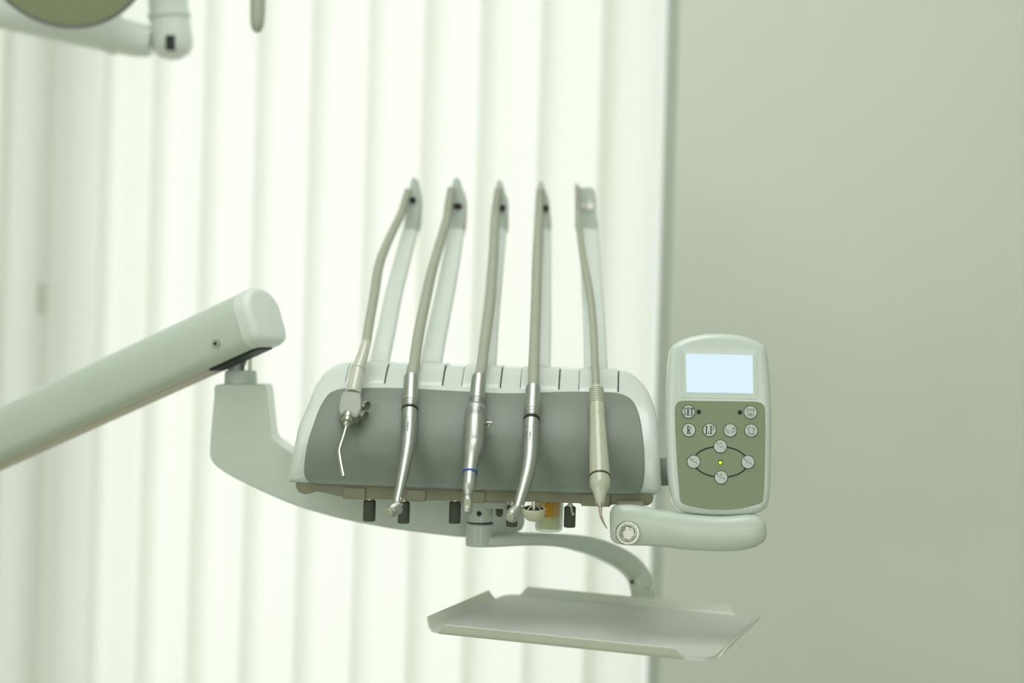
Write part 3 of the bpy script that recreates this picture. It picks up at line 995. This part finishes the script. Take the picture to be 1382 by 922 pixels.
def turbine(i):
    hose(i, None)
    if i == 1:
        P0 = [(555.4, 507.5, 17), (555.4, 508.5, 19.5), (555, 512, 20), (554.3, 527, 20.5), (553.8, 540, 21)]
        G = grooves(553.7, 541, 553.3, 551, 21, 21.5, 3, .06)
        RG = [(553.2, 552, 22.6), (553, 554.5, 22.6)]
        B = [(553, 554, 21.3), (552.4, 566, 21.8), (552, 580, 21.5), (551, 595, 20.5), (549.5, 608, 19.2), (547.5, 620, 17.6), (544.6, 636, 16.3), (541.4, 652, 14.8), (538.6, 666, 13.6), (536.6, 675, 12.8), (535.6, 681, 12)]
        head = (532, 687.5); HR = 10.8
        hv = Vector((-0.62, -0.72, -0.38))
        bur = (542, 684); 
    else:
        P0 = [(719.6, 522, 17), (719.6, 523, 20), (719.4, 527, 20.5), (718.8, 540, 21), (718.3, 552, 21.3)]
        G = grooves(718.2, 553, 717.8, 564, 21.3, 21.6, 3, .06)
        RG = [(717.6, 565.5, 22.8), (717.4, 568, 22.8)]
        B = [(717.4, 568, 21.3), (716.6, 580, 21.6), (716, 595, 21.8), (715.6, 610, 21.5), (714.6, 622, 20.8), (712.4, 636, 20), (709.6, 648, 19), (706.3, 660, 17.5), (702.8, 672, 16), (700, 681, 14.5), (698, 687, 13.5)]
        head = (693, 694); HR = 11.5
        hv = Vector((-0.42, -0.80, -0.42))
    sweep('coupling', P0 + G, 'steel', None, smooth=25)
    sweep('seal_ring', RG, 'rubber', None, smooth=30)
    bd = sweep('handpiece_body', B, 'steel', None, dense=4, smooth=60)
    tree = BVHTree.FromPolygons([v.co.copy() for v in bd.data.vertices], [p_.vertices[:] for p_ in bd.data.polygons])
    # engraved marks: columns of fine dashes following the barrel
    bm = bmesh.new()
    x0, y0 = (550.5, 566) if i == 1 else (715.5, 579)
    cols = [((0.2, -4), (0.3, 0.2), 9, 'd'), ((0.4, 3.2), (-0.6, 17), 1, 'w'), ((-4.2, 1), (-4.8, 16), 1, 'm'), ((-3.6, -5), (-3.8, -1.5), 1, 'm'), ((-6.6, 6), (-7.2, 14), 1, 'm')]
    seq = [1, 1, 0, 1, 1, 1, 1, 0, 1, 1, 1, 0, 1, 1, 1, 1]
    for (a, b, n_, kd) in cols:
        ln = b[1] - a[1]
        cnt = max(2, int(abs(ln) / 1.25))
        for q in range(cnt):
            if not seq[(q * 3 + int(ln)) % 16]:
                continue
            t = (q + .5) / cnt
            px_, py_ = x0 + a[0] + (b[0] - a[0]) * t, y0 + a[1] + ln * t
            p, _ = st(px_, py_, 1)
            hw = (1.0 if kd == 'w' else 0.7) * C.px(0)
            dr = (p - C.o).normalized()
            loc_, nr_, _i, _d = tree.ray_cast(C.o, dr)
            if loc_ is None:
                continue
            if nr_.dot(dr) > 0:
                nr_ = -nr_
            tx = Vector((1, 0, 0)); tx = (tx - nr_ * tx.dot(nr_)).normalized(); tz = nr_.cross(tx)
            c_ = loc_ + nr_ * 0.00018
            bm.faces.new([bm.verts.new(c_ + tx * (hw * a2) + tz * (0.00036 * b2)) for a2, b2 in ((-1, -1), (1, -1), (1, 1), (-1, 1))])
    obj('engraving', bm, 'rubber', bd, smooth=0, label='tiny dark engraved lettering')
    u_ = (C.oY - 0.04) / F
    yl = IX(head[1]) - 0.004
    h = C.hit(head[0], head[1], yl)
    hv.normalize()
    bm = bmesh.new()
    R_ = HR * u_
    # head drum: axis hv, domed cap
    prof_h = [(-1.0, .55), (-.92, .80), (-.75, .86), (-.72, .97), (.35, 1.0), (.62, .96), (.66, .88), (.84, .80), (.95, .55), (.98, .1)]
    tube(bm, [h + hv * (a * R_ * 0.85) for a, _ in prof_h], [b * R_ * .85 for _, b in prof_h], 30, up=Vector((.1, .2, 1)))
    hd = obj('head', bm, 'steel', None, smooth=35)
    bm = bmesh.new()
    tube(bm, [h - hv * (R_ * .75), h - hv * (R_ * 1.02), h - hv * (R_ * 1.021), h - hv * (R_ * 1.45)], [R_ * .35, R_ * .35, R_ * .16, R_ * .14], 14, up=Vector((.1, .2, 1)))
    obj('chuck', bm, 'dull', hd, smooth=30)
    bm = bmesh.new()
    f = C.hit(541, 674, yl - .006) if i == 1 else C.hit(705, 684, yl - .004)
    bmesh.ops.create_uvsphere(bm, u_segments=14, v_segments=10, radius=2.4 * u_, matrix=Matrix.Translation(f))
    obj('water_port', bm, 'dull', hd, smooth=60)
    bm = bmesh.new()
    tube(bm, [h + hv * (R_ * .80), h + hv * (R_ * .90), h + hv * (R_ * .93)], [R_ * .55, R_ * .52, R_ * .3], 20, up=Vector((.1, .2, 1)))
    obj('push_cap', bm, 'cream', hd, smooth=30)


def low_speed(i):
    hose(i, None)
    sweep('coupling', [(646.6, 507.5, 16), (646.6, 508.5, 19), (646.2, 512, 20), (645, 525, 20.5), (644, 538, 21)] + grooves(643.9, 539, 643, 549, 21, 22.5, 4, .07), 'steel', None, smooth=25)
    b = sweep('motor_body', [(643, 548.5, 22), (642.8, 549.5, 25), (642.5, 552, 27.5), (642.2, 555, 28.6), (642, 556, 28.6), (641.9, 556.3, 27.8), (641.2, 565, 27.8), (641.1, 565.3, 28.8), (640.4, 580, 29.2), (639.5, 598.5, 28.8), (639.4, 599.2, 28.1), (639.3, 600, 28.8), (638.7, 606, 28)],
              'steel', None, smooth=25)
    sweep('nose_cone', [(638.7, 605.5, 28), (638, 610, 26.5), (637, 616, 23.3), (636, 622, 21.6), (635, 630, 20.8), (634.2, 638.5, 20.4)], 'steel', None, dense=3)
    sweep('blue_band', [(634.3, 638.2, 21.2), (634.1, 640.4, 21.2)], 'blue', None, label='thin blue ring')
    # slots on the grip ring
    bm = bmesh.new()
    for k in range(10):
        a_ = PI * (k + .5) / 10
        cx_ = 641.6 - math.cos(a_) * 14.1
        p, _ = st(cx_, 560.6 + 0.0, 1)
        dy = -math.sin(a_) * 14.2 * C.px(0.03)
        for s_ in (-1, 1):
            q0, q1 = p + Vector((0, dy + .0025, .0042 - dy * .62)), p + Vector((0, dy - .0025 + .0002, -.0042 - dy * .62))
            off = Vector((s_ * .0011 * math.sin(a_), 0, 0))
            tube(bm, [q0 + off, q1 + off], 0.00028, 6)
    obj('grip_slots', bm, 'cover', b, smooth=0)
    a = C.hit(654, 571, IX(571)); c = C.hit(660.5, 571.5, IX(571) - .004)
    bm = bmesh.new(); tube(bm, [a, c], 0.0013, 10); t0 = C.hit(660, 567.5, IX(571) - .004); t1 = C.hit(658.5, 577, IX(571) - .004)
    tube(bm, [c + Vector((-.003, 0, .0012)), c + Vector((.003, 0, .0005))], 0.0016, 10); tube(bm, [c, t1], 0.0011, 10)
    obj('locking_pin', bm, 'dull', b, smooth=40)
    sweep('contra_angle_neck', [(634.1, 640.2, 19.5), (633.6, 646, 19.2), (633, 654, 19), (632.4, 660, 18.2), (632.1, 661, 16.5), (631.8, 664, 14.5), (631.4, 668, 12), (631.2, 672, 11)], 'steel', None)
    h = [(631.2, 667.5, 5), (631, 669, 9), (630.9, 671, 12), (630.8, 675, 14), (630.8, 683, 14.3), (630.7, 689, 13.8), (630.6, 692.5, 11), (630.6, 694, 6)]
    hd = sweep('head', [(x, y, w_, -.006) for x, y, w_ in h], 'steel', None, smooth=50)
    c0 = C.hit(630.8, 683, IX(683) - .006 - .0055)
    ol_ = round_poly([(c0.x - .0035, c0.z + .0085), (c0.x + .0035, c0.z + .0085), (c0.x + .0035, c0.z - .0085), (c0.x - .0035, c0.z - .0085)], .003)
    bm = bmesh.new(); prism(bm, ol_, c0.y - .0016, c0.y + .004); obj('push_cap', bm, 'cream', hd, bevel=.0008)


def scaler(i):
    hose(i, None)
    sweep('strain_relief', [(804.8, 522.5, 13), (804.8, 523, 17), (804.9, 525, 19.2)] + grooves(805, 526, 805.8, 547, 19.8, 20, 8, .09) + [(805.8, 547, 20)], 'cream', None, smooth=25)
    sweep('handpiece_body', [(805.8, 546.5, 20), (805.9, 548, 20.3), (806.3, 562.5, 20.8), (806.35, 563, 20.2), (806.4, 563.6, 21), (807, 580, 22.6), (807.8, 600, 24.6), (808.6, 620, 26.4), (809.2, 636, 27.6), (809.4, 643, 27.8)], 'cream', None, smooth=25)
    sweep('seal_ring', [(809.4, 642.8, 28.6), (809.45, 645.2, 28.6)], 'brown', None)
    sweep('nose_cone', [(809.5, 645, 27.6), (809.6, 650, 28), (809.6, 655, 27.8), (809.6, 658, 26.4), (809.6, 660.5, 23.5), (809.6, 663, 20.8), (809.7, 668, 17.2), (809.8, 674, 13.8), (809.9, 679, 12), (810, 681, 9)], 'cream', None, smooth=50)
    tp = sweep('tip_collar', [(810, 680.2, 9.5), (810.1, 682.5, 8.5), (810.2, 685, 5.5)], 'dull', None, seg=16)
    sweep('scaler_tip', [(810.2, 684, 4.4, 0), (810.3, 690, 4, 0), (811, 696, 3.4, 0), (813.5, 703, 2.8, -.003), (816.5, 709, 2.2, -.006), (819, 713.5, 1.4, -.009)], 'copper', None, seg=12, dense=4, label='thin curved coppery tip')


build_inst('air_water_syringe', 'air water syringe with two side buttons and a bent thin tube, nearest the main arm', 'dental syringe', 0, syringe)
build_inst('turbine_handpiece', 'slim steel turbine handpiece with black ring, hanging next to the syringe', 'dental handpiece', 1, turbine)
build_inst('low_speed_handpiece', 'thick steel low speed handpiece with blue ring and side pin, middle of the five', 'dental handpiece', 2, low_speed)
build_inst('turbine_handpiece', 'slim steel turbine handpiece with black ring, hanging next to the cream scaler', 'dental handpiece', 3, turbine)
build_inst('ultrasonic_scaler', 'cream plastic scaler handpiece with thin curved tip, nearest the control panel', 'dental scaler', 4, scaler)

# ------------------------------------------------------------------ support arm
AF = Frame(at(330, 560, 2.26), 0)
sup = thing('support_arm', 'pale green jointed support arm rising from the left and curving under the console', 'support arm', AF)
# beam
ae = at(352, 430, 2.20); al = at(-75, 627, 2.46)
ax = (ae - al).normalized()
side = Vector((0, 0, 1)).cross(ax).normalized() * -1      # horizontal, towards the viewer
upv = side.cross(ax).normalized()
if upv.z < 0: upv = -upv
if side.y > 0: side = -side


def beam(bm, s0, s1, w_, h0, h1, rnd=True, mi=0, endr=0.0):
    sec = []
    n = 14
    sec.append((w_ * .55, h0)); sec.append((w_ * .85, h0 * .86)); sec.append((w_ * .98, h0 * .62)); sec.append((w_, h1 * .25))
    for k in range(1, n):
        a = PI * k / n
        sec.append((w_ * math.cos(a), h1 * .25 + h1 * .75 * math.sin(a)) if rnd else (w_ * math.cos(a), h1))
    sec.append((-w_, h1 * .25)); sec.append((-w_ * .98, h0 * .62)); sec.append((-w_ * .85, h0 * .86)); sec.append((-w_ * .55, h0))
    steps = [(s0, 1.0), (s1, 1.0)]
    if endr:
        steps += [(s1 + endr * math.sin(t * PI / 10), 1 - 0.26 * (1 - math.cos(t * PI / 10))) for t in range(1, 6)]
    rr_ = []
    hc = (h0 + h1) / 2
    for s_, k in steps:
        rr_.append([bm.verts.new(AF.I @ (ae + ax * s_ + side * (a * k) + upv * (hc * .3 + (b - hc * .3) * k))) for a, b in sec])
    m_ = len(sec)
    for p, q in zip(rr_, rr_[1:]):
        for k in range(m_):
            bm.faces.new((p[k], p[(k + 1) % m_], q[(k + 1) % m_], q[k])).material_index = mi
    bm.faces.new(rr_[0]).material_index = mi; bm.faces.new(rr_[-1]).material_index = mi


Lb = (al - ae).length * 1.7
bm = bmesh.new(); beam(bm, -Lb, -0.0115, 0.036, -0.037, 0.041); obj('beam', bm, 'arm', sup, smooth=40)
bm = bmesh.new(); beam(bm, -0.011, 0.002, 0.0366, -0.0376, 0.0416, endr=0.010); obj('end_cap', bm, 'whip', sup, smooth=40)
bm = bmesh.new(); beam(bm, -Lb, -0.09, 0.026, -0.0395, -0.034, False); obj('underside_strip', bm, 'strip', sup, smooth=0, label='cream strip under the beam')
bm = bmesh.new(); beam(bm, -0.088, -0.006, 0.024, -0.0400, -0.034, False); obj('slot_cover', bm, 'rubber', sup, smooth=0, label='dark slot under the beam end')
sc_ = AF.I @ (ae + ax * (-0.052) + side * 0.036 + upv * (-0.016))
bm = bmesh.new(); sd = AF.I.to_3x3() @ side
cyl(bm, sc_ - sd * 0.003, sc_ + sd * 0.0022, 0.006, 18); cyl(bm, sc_ + sd * 0.0021, sc_ + sd * 0.003, 0.0025, 6, 1); obj('screw', bm, ['dull', 'rubber'], sup)
# hinge post
bm = bmesh.new(); a = AF.hit(318, 462, 0); b = AF.hit(317, 503, 0); cyl(bm, b, a, 9.5 * AF.px(), 24); obj('hinge_pin', bm, 'holder', sup)
bm = bmesh.new(); a = AF.hit(334, 462, -0.004); b = AF.hit(333, 503, -0.004); cyl(bm, b, a, 7 * AF.px(), 24); obj('hinge_rod', bm, 'chrome', sup, label='bright chrome rod')
bm = bmesh.new()
cp = [AF.hit(x, y, 0) for x, y in ((325, 500), (325, 503), (325, 522))]
tube(bm, cp, [(20 * AF.px(), 20 * AF.px()), (21.5 * AF.px(), 21.5 * AF.px()), (22.5 * AF.px(), 22 * AF.px())], 36)
obj('collar', bm, 'arm', sup, smooth=40)
# lower arm with socket block: smooth loft
low_px = [(290, 521), (300, 519), (325, 518.5), (350, 519), (358, 522), (361, 545), (364, 575), (367, 590), (378, 600), (395, 611), (430, 630), (500, 650), (580, 663), (650, 668), (690, 670), (704, 676), (708, 695), (706, 712), (698, 718.5), (680, 721), (660, 724),
          (627, 725.5), (600, 723), (562, 718.5), (527, 713.6), (493.5, 707.5), (460, 700.5), (430, 692.5), (400, 683), (370, 671), (340, 657), (312, 643), (294, 631), (286, 622), (283, 612), (284, 590), (286.5, 560), (289, 535)]
lo = [AF.hit(x, y, -0.03) for x, y in cr_closed(low_px, 3)]
bm = bmesh.new(); prism(bm, [(p.x, p.z) for p in lo], -0.03, 0.04)
obj('lower_arm', bm, 'arm', sup, bevel=0.017, seg=6)

# ------------------------------------------------------------------ tray arm and tray
TF = Frame(at(647, 737, 2.17), 0)
ta = thing('tray_arm', 'pale green post under the console with a curved arm bending down to the tray', 'tray arm', TF)
u = TF.px()


def vpost(name, x0, y0, x1, y1, wd, m, bev=0.002, yl=0.0):
    bm = bmesh.new(); a = TF.hit(x0, y0, yl); b = TF.hit(x1, y1, yl)
    cyl(bm, b, a, wd / 2 * u, 40)
    return obj(name, bm, m, ta, bevel=bev)


vpost('post', 648, 706.2, 647, 737, 38, 'arm', 0.002)
vpost('post_collar', 648.4, 684, 648, 705.2, 33.5, 'arm', 0.001)
vpost('post_joint', 648, 704, 648, 707, 34.5, 'rubber', 0)
bm = bmesh.new(); d = TF.hit(646.6, 693.4, -16.5 * u)
cyl(bm, Vector((d.x, -17.2 * u, d.z)), Vector((d.x, 0, d.z)), 3.6 * u, 18); obj('set_screw', bm, 'rubber', ta, label='black socket screw')
a = TF.hit(634, 676, -0.017); b = TF.hit(683, 687.5, -0.017)
bm = bmesh.new(); box(bm, (a.x, -0.017, b.z), (b.x, 0.03, a.z)); obj('mounting_block', bm, 'arm', ta, bevel=0.002)
bm = bmesh.new(); a = TF.hit(674, 692.5, 0.0); cyl(bm, Vector((a.x, -0.004, a.z)), Vector((a.x, 0.03, a.z)), 5 * u, 18); cyl(bm, Vector((a.x, 0.0, a.z)), Vector((a.x, 0.005, a.z + .012)), 5 * u, 12); obj('clamp_screw', bm, 'knob', ta)
top = [(655, 722, 0), (666, 721, 0), (695, 719, .01), (720, 718.6, .03), (755, 720.5, .055), (787, 724.5, .085), (810, 729.5, .11), (829.5, 737, .13), (848, 746.5, .15), (863, 757.5, .16), (873, 769, .17), (879, 781, .17), (881.5, 793.5, .17)]
bot = [(655, 738, 0), (666, 738.3, 0), (695, 736.8, .01), (720, 736.3, .03), (750, 738, .055), (773, 742, .085), (792, 747.5, .11), (808, 753.5, .13), (824, 761, .15), (836.6, 769, .16), (844, 777, .17), (848.5, 785.5, .17), (850.5, 793.5, .17)]
P, Rr = [], []
for (x0, y0, yl), (x1, y1, _) in zip(top, bot):
    p, q = TF.hit(x0, y0, yl), TF.hit(x1, y1, yl)
    P.append(((p + q) / 2)); Rr.append(((p - q).length / 2, 0.0125))
L = [tuple(v) for v in cr_open([(p.x, p.y, p.z, r_[0], r_[1]) for p, r_ in zip(P, Rr)], 4)]
bm = bmesh.new()
tube(bm, [Vector(q[:3]) for q in L], [(q[3], q[4]) for q in L], 28, sq=3.2)
obj('curved_arm', bm, 'arm', ta, smooth=50)
bm = bmesh.new(); a = TF.hit(866.5, 793.5, .17); b = TF.hit(867, 813, .17)
tube(bm, [a, b], [(15.5 * TF.px(.17), .0125)] * 2, 28, sq=3.2, up=Vector((0, 1, 0))); obj('arm_foot', bm, 'arm', ta, smooth=50)
bm = bmesh.new(); d = TF.hit(853, 786, .155); cyl(bm, Vector((d.x, .154, d.z)), Vector((d.x, .165, d.z)), 2.4 * u, 12); obj('set_screw', bm, 'rubber', ta, label='small dark screw')

TO = Vector((0.1196, 2.12, 0.851))
TR = Frame(TO, -17, 0, 1.1)
tray = thing('instrument_tray', 'flat rectangular pale tray with raised edge lips and grey mat below the console', 'tray', TR)
WX, WY = 0.1725, 0.164
rc = 0.03
pl = round_poly([(-WX, -WY), (WX, -WY), (WX, WY), (-WX, WY)], rc, 8)
bm = bmesh.new()
a = [bm.verts.new((p[0], p[1], -0.0012)) for p in pl]; b = [bm.verts.new((p[0], p[1], 0.0)) for p in pl]
bm.faces.new(a[::-1]); bm.faces.new(b)
for i in range(len(pl)):
    bm.faces.new((a[i], a[(i + 1) % len(pl)], b[(i + 1) % len(pl)], b[i]))


def lip(bm, p, q, outw, h=0.0125, lean=0.008, i0=0.03, i1=0.03, th=0.0012):
    p, q = Vector(p), Vector(q)
    d = (q - p).normalized(); o_ = Vector(outw)
    prof_l = [(0.0, 0.0), (0.25, 0.12), (0.5, 0.4), (1, 1)]
    rows = []
    for side_ in (0, 1):
        rws = []
        for k, (fx, fz) in enumerate(prof_l):
            e = fz * 0.010
            off = o_ * (lean * fx + side_ * th)
            z = h * fz - side_ * th * 0.6
            n = 1
            A = p + d * (i0 + e) + off; B = q - d * (i1 + e) + off
            rws.append((bm.verts.new((A.x, A.y, z)), bm.verts.new((B.x, B.y, z))))
        rows.append(rws)
    for r_ in rows:
        for s_, t_ in zip(r_, r_[1:]):
            bm.faces.new((s_[0], s_[1], t_[1], t_[0]))
    for s_, t_ in zip(rows[0], rows[0][1:]):
        pass
    for k in range(3):
        for e in (0, 1):
            bm.faces.new((rows[0][k][e], rows[0][k + 1][e], rows[1][k + 1][e], rows[1][k][e]))
    bm.faces.new((rows[0][3][0], rows[0][3][1], rows[1][3][1], rows[1][3][0]))
    bm.faces.new((rows[0][0][0], rows[0][0][1], rows[1][0][1], rows[1][0][0]))


lip(bm, (-WX, -WY), (WX, -WY), (0, -1), i0=0.018, i1=0.032)
lip(bm, (-WX, WY), (WX, WY), (0, 1), i0=0.018, i1=0.03)
lip(bm, (-WX, -WY), (-WX, WY), (-1, 0), i0=0.022, i1=0.045)
lip(bm, (WX, -WY), (WX, WY), (1, 0), i0=0.03, i1=0.02)
obj('tray_plate', bm, 'tray', tray, smooth=40)
m2 = [(p[0] * 0.985, p[1] * 0.985) for p in pl]
bm = bmesh.new()
a = [bm.verts.new((p[0], p[1], 0.0001)) for p in m2]; b = [bm.verts.new((p[0], p[1], 0.0022)) for p in m2]
bm.faces.new(a[::-1]); bm.faces.new(b)
for i in range(len(m2)):
    bm.faces.new((a[i], a[(i + 1) % len(m2)], b[(i + 1) % len(m2)], b[i]))
obj('tray_mat', bm, 'mat', tray, smooth=0, label='smooth dark grey mat')

# ------------------------------------------------------------------ operating lamp (top left)
LF = Frame(at(84, -75, 2.45), 0)
lamp = thing('operating_lamp', 'round dental operating lamp on jointed white tube arms, cut off at the top left', 'lamp', LF)
u = 2.45 / F
tilt = Matrix.Rotation(math.radians(-36), 3, 'X')       # the disc faces down towards the viewer


def dring(r_, y, seg=64):
    return [LF_R @ Vector((r_ * math.cos(2 * PI * k / seg), y, r_ * math.sin(2 * PI * k / seg))) for k in range(seg)]


LF_R = Matrix.Rotation(math.radians(30), 3, 'X')


def dlathe(bm, prof_, mi=0):
    R_ = [[bm.verts.new(v) for v in dring(a, b)] for a, b in prof_]
    for p, q in zip(R_, R_[1:]):
        for k in range(64):
            bm.faces.new((p[k], p[(k + 1) % 64], q[(k + 1) % 64], q[k])).material_index = mi
    bm.faces.new(R_[0]).material_index = mi; bm.faces.new(R_[-1]).material_index = mi


RL = 120 * u
bm = bmesh.new(); dlathe(bm, [(RL * .98, 0.004), (RL * 1.0, 0.012), (RL * .98, 0.03), (RL * .8, 0.055), (RL * .3, 0.075)]); obj('lamp_housing', bm, 'whip', lamp, smooth=50)
bm = bmesh.new(); dlathe(bm, [(RL * .955, 0.003), (RL * .96, -0.002), (RL * .99, -0.002), (RL * 1.0, 0.004), (RL * .98, 0.0045)]); obj('lamp_rim', bm, 'rim', lamp, smooth=50)
bm = bmesh.new(); dlathe(bm, [(RL * .95, 0.003), (RL * .95, -0.0015), (RL * .6, -0.006), (RL * .1, -0.008)]); obj('lamp_lens', bm, 'lampglass', lamp, smooth=50)


def ltube(name, pxs, wd, m, bev=0, seg=32, **k):
    bm = bmesh.new()
    P = [LF.hit(x, y, yl) for x, y, yl in pxs]
    tube(bm, P, [w_ / 2 * (2.45 + q[2]) / F for w_, q in zip(wd, pxs)], seg)
    return obj(name, bm, m, lamp, smooth=45, **k)


ltube('cross_tube', [(-60, -1, .17), (152, 46.5, .17)], [52, 50], 'whip')
ltube('tube_ring', [(150, 46, .17), (160, 48.2, .17)], [53.5, 53.5], 'whip')
ltube('tube_neck', [(160, 48, .17), (186, 54, .17), (205, 57, .17)], [49, 46, 40], 'whip')
ltube('elbow', [(228, 20, .17), (229.5, 32, .17), (232, 52, .17), (234, 66, .17), (235.5, 75, .17), (236, 80, .17)], [52, 54, 56, 53, 40, 16], 'whip')
ltube('elbow_ring', [(228.4, 19, .17), (228.8, 24, .17)], [58, 58], 'whip')
ltube('drop_tube', [(180, -900, .17), (228.2, 20, .17)], [53, 53], 'whip')
bm = bmesh.new(); a = LF.hit(223.5, 47, .136); b = LF.hit(235, 67, .136); box(bm, (a.x, .136, b.z), (b.x, .16, a.z)); obj('elbow_slot', bm, 'rubber', lamp, bevel=.001, label='black slot in the elbow')
ltube('lamp_handle', [(349, -120, .03), (348.5, -40, .03), (347.8, 15, .03), (347.3, 30, .03), (347, 38, .03), (346.8, 42.5, .03), (346.7, 44, .03)], [21, 21, 20.5, 19, 15.5, 10, 4], 'hose', label='grey green round ended handle')
ltube('handle_bar', [(180, -110, .03), (349, -112, .03)], [16, 16], 'whip')
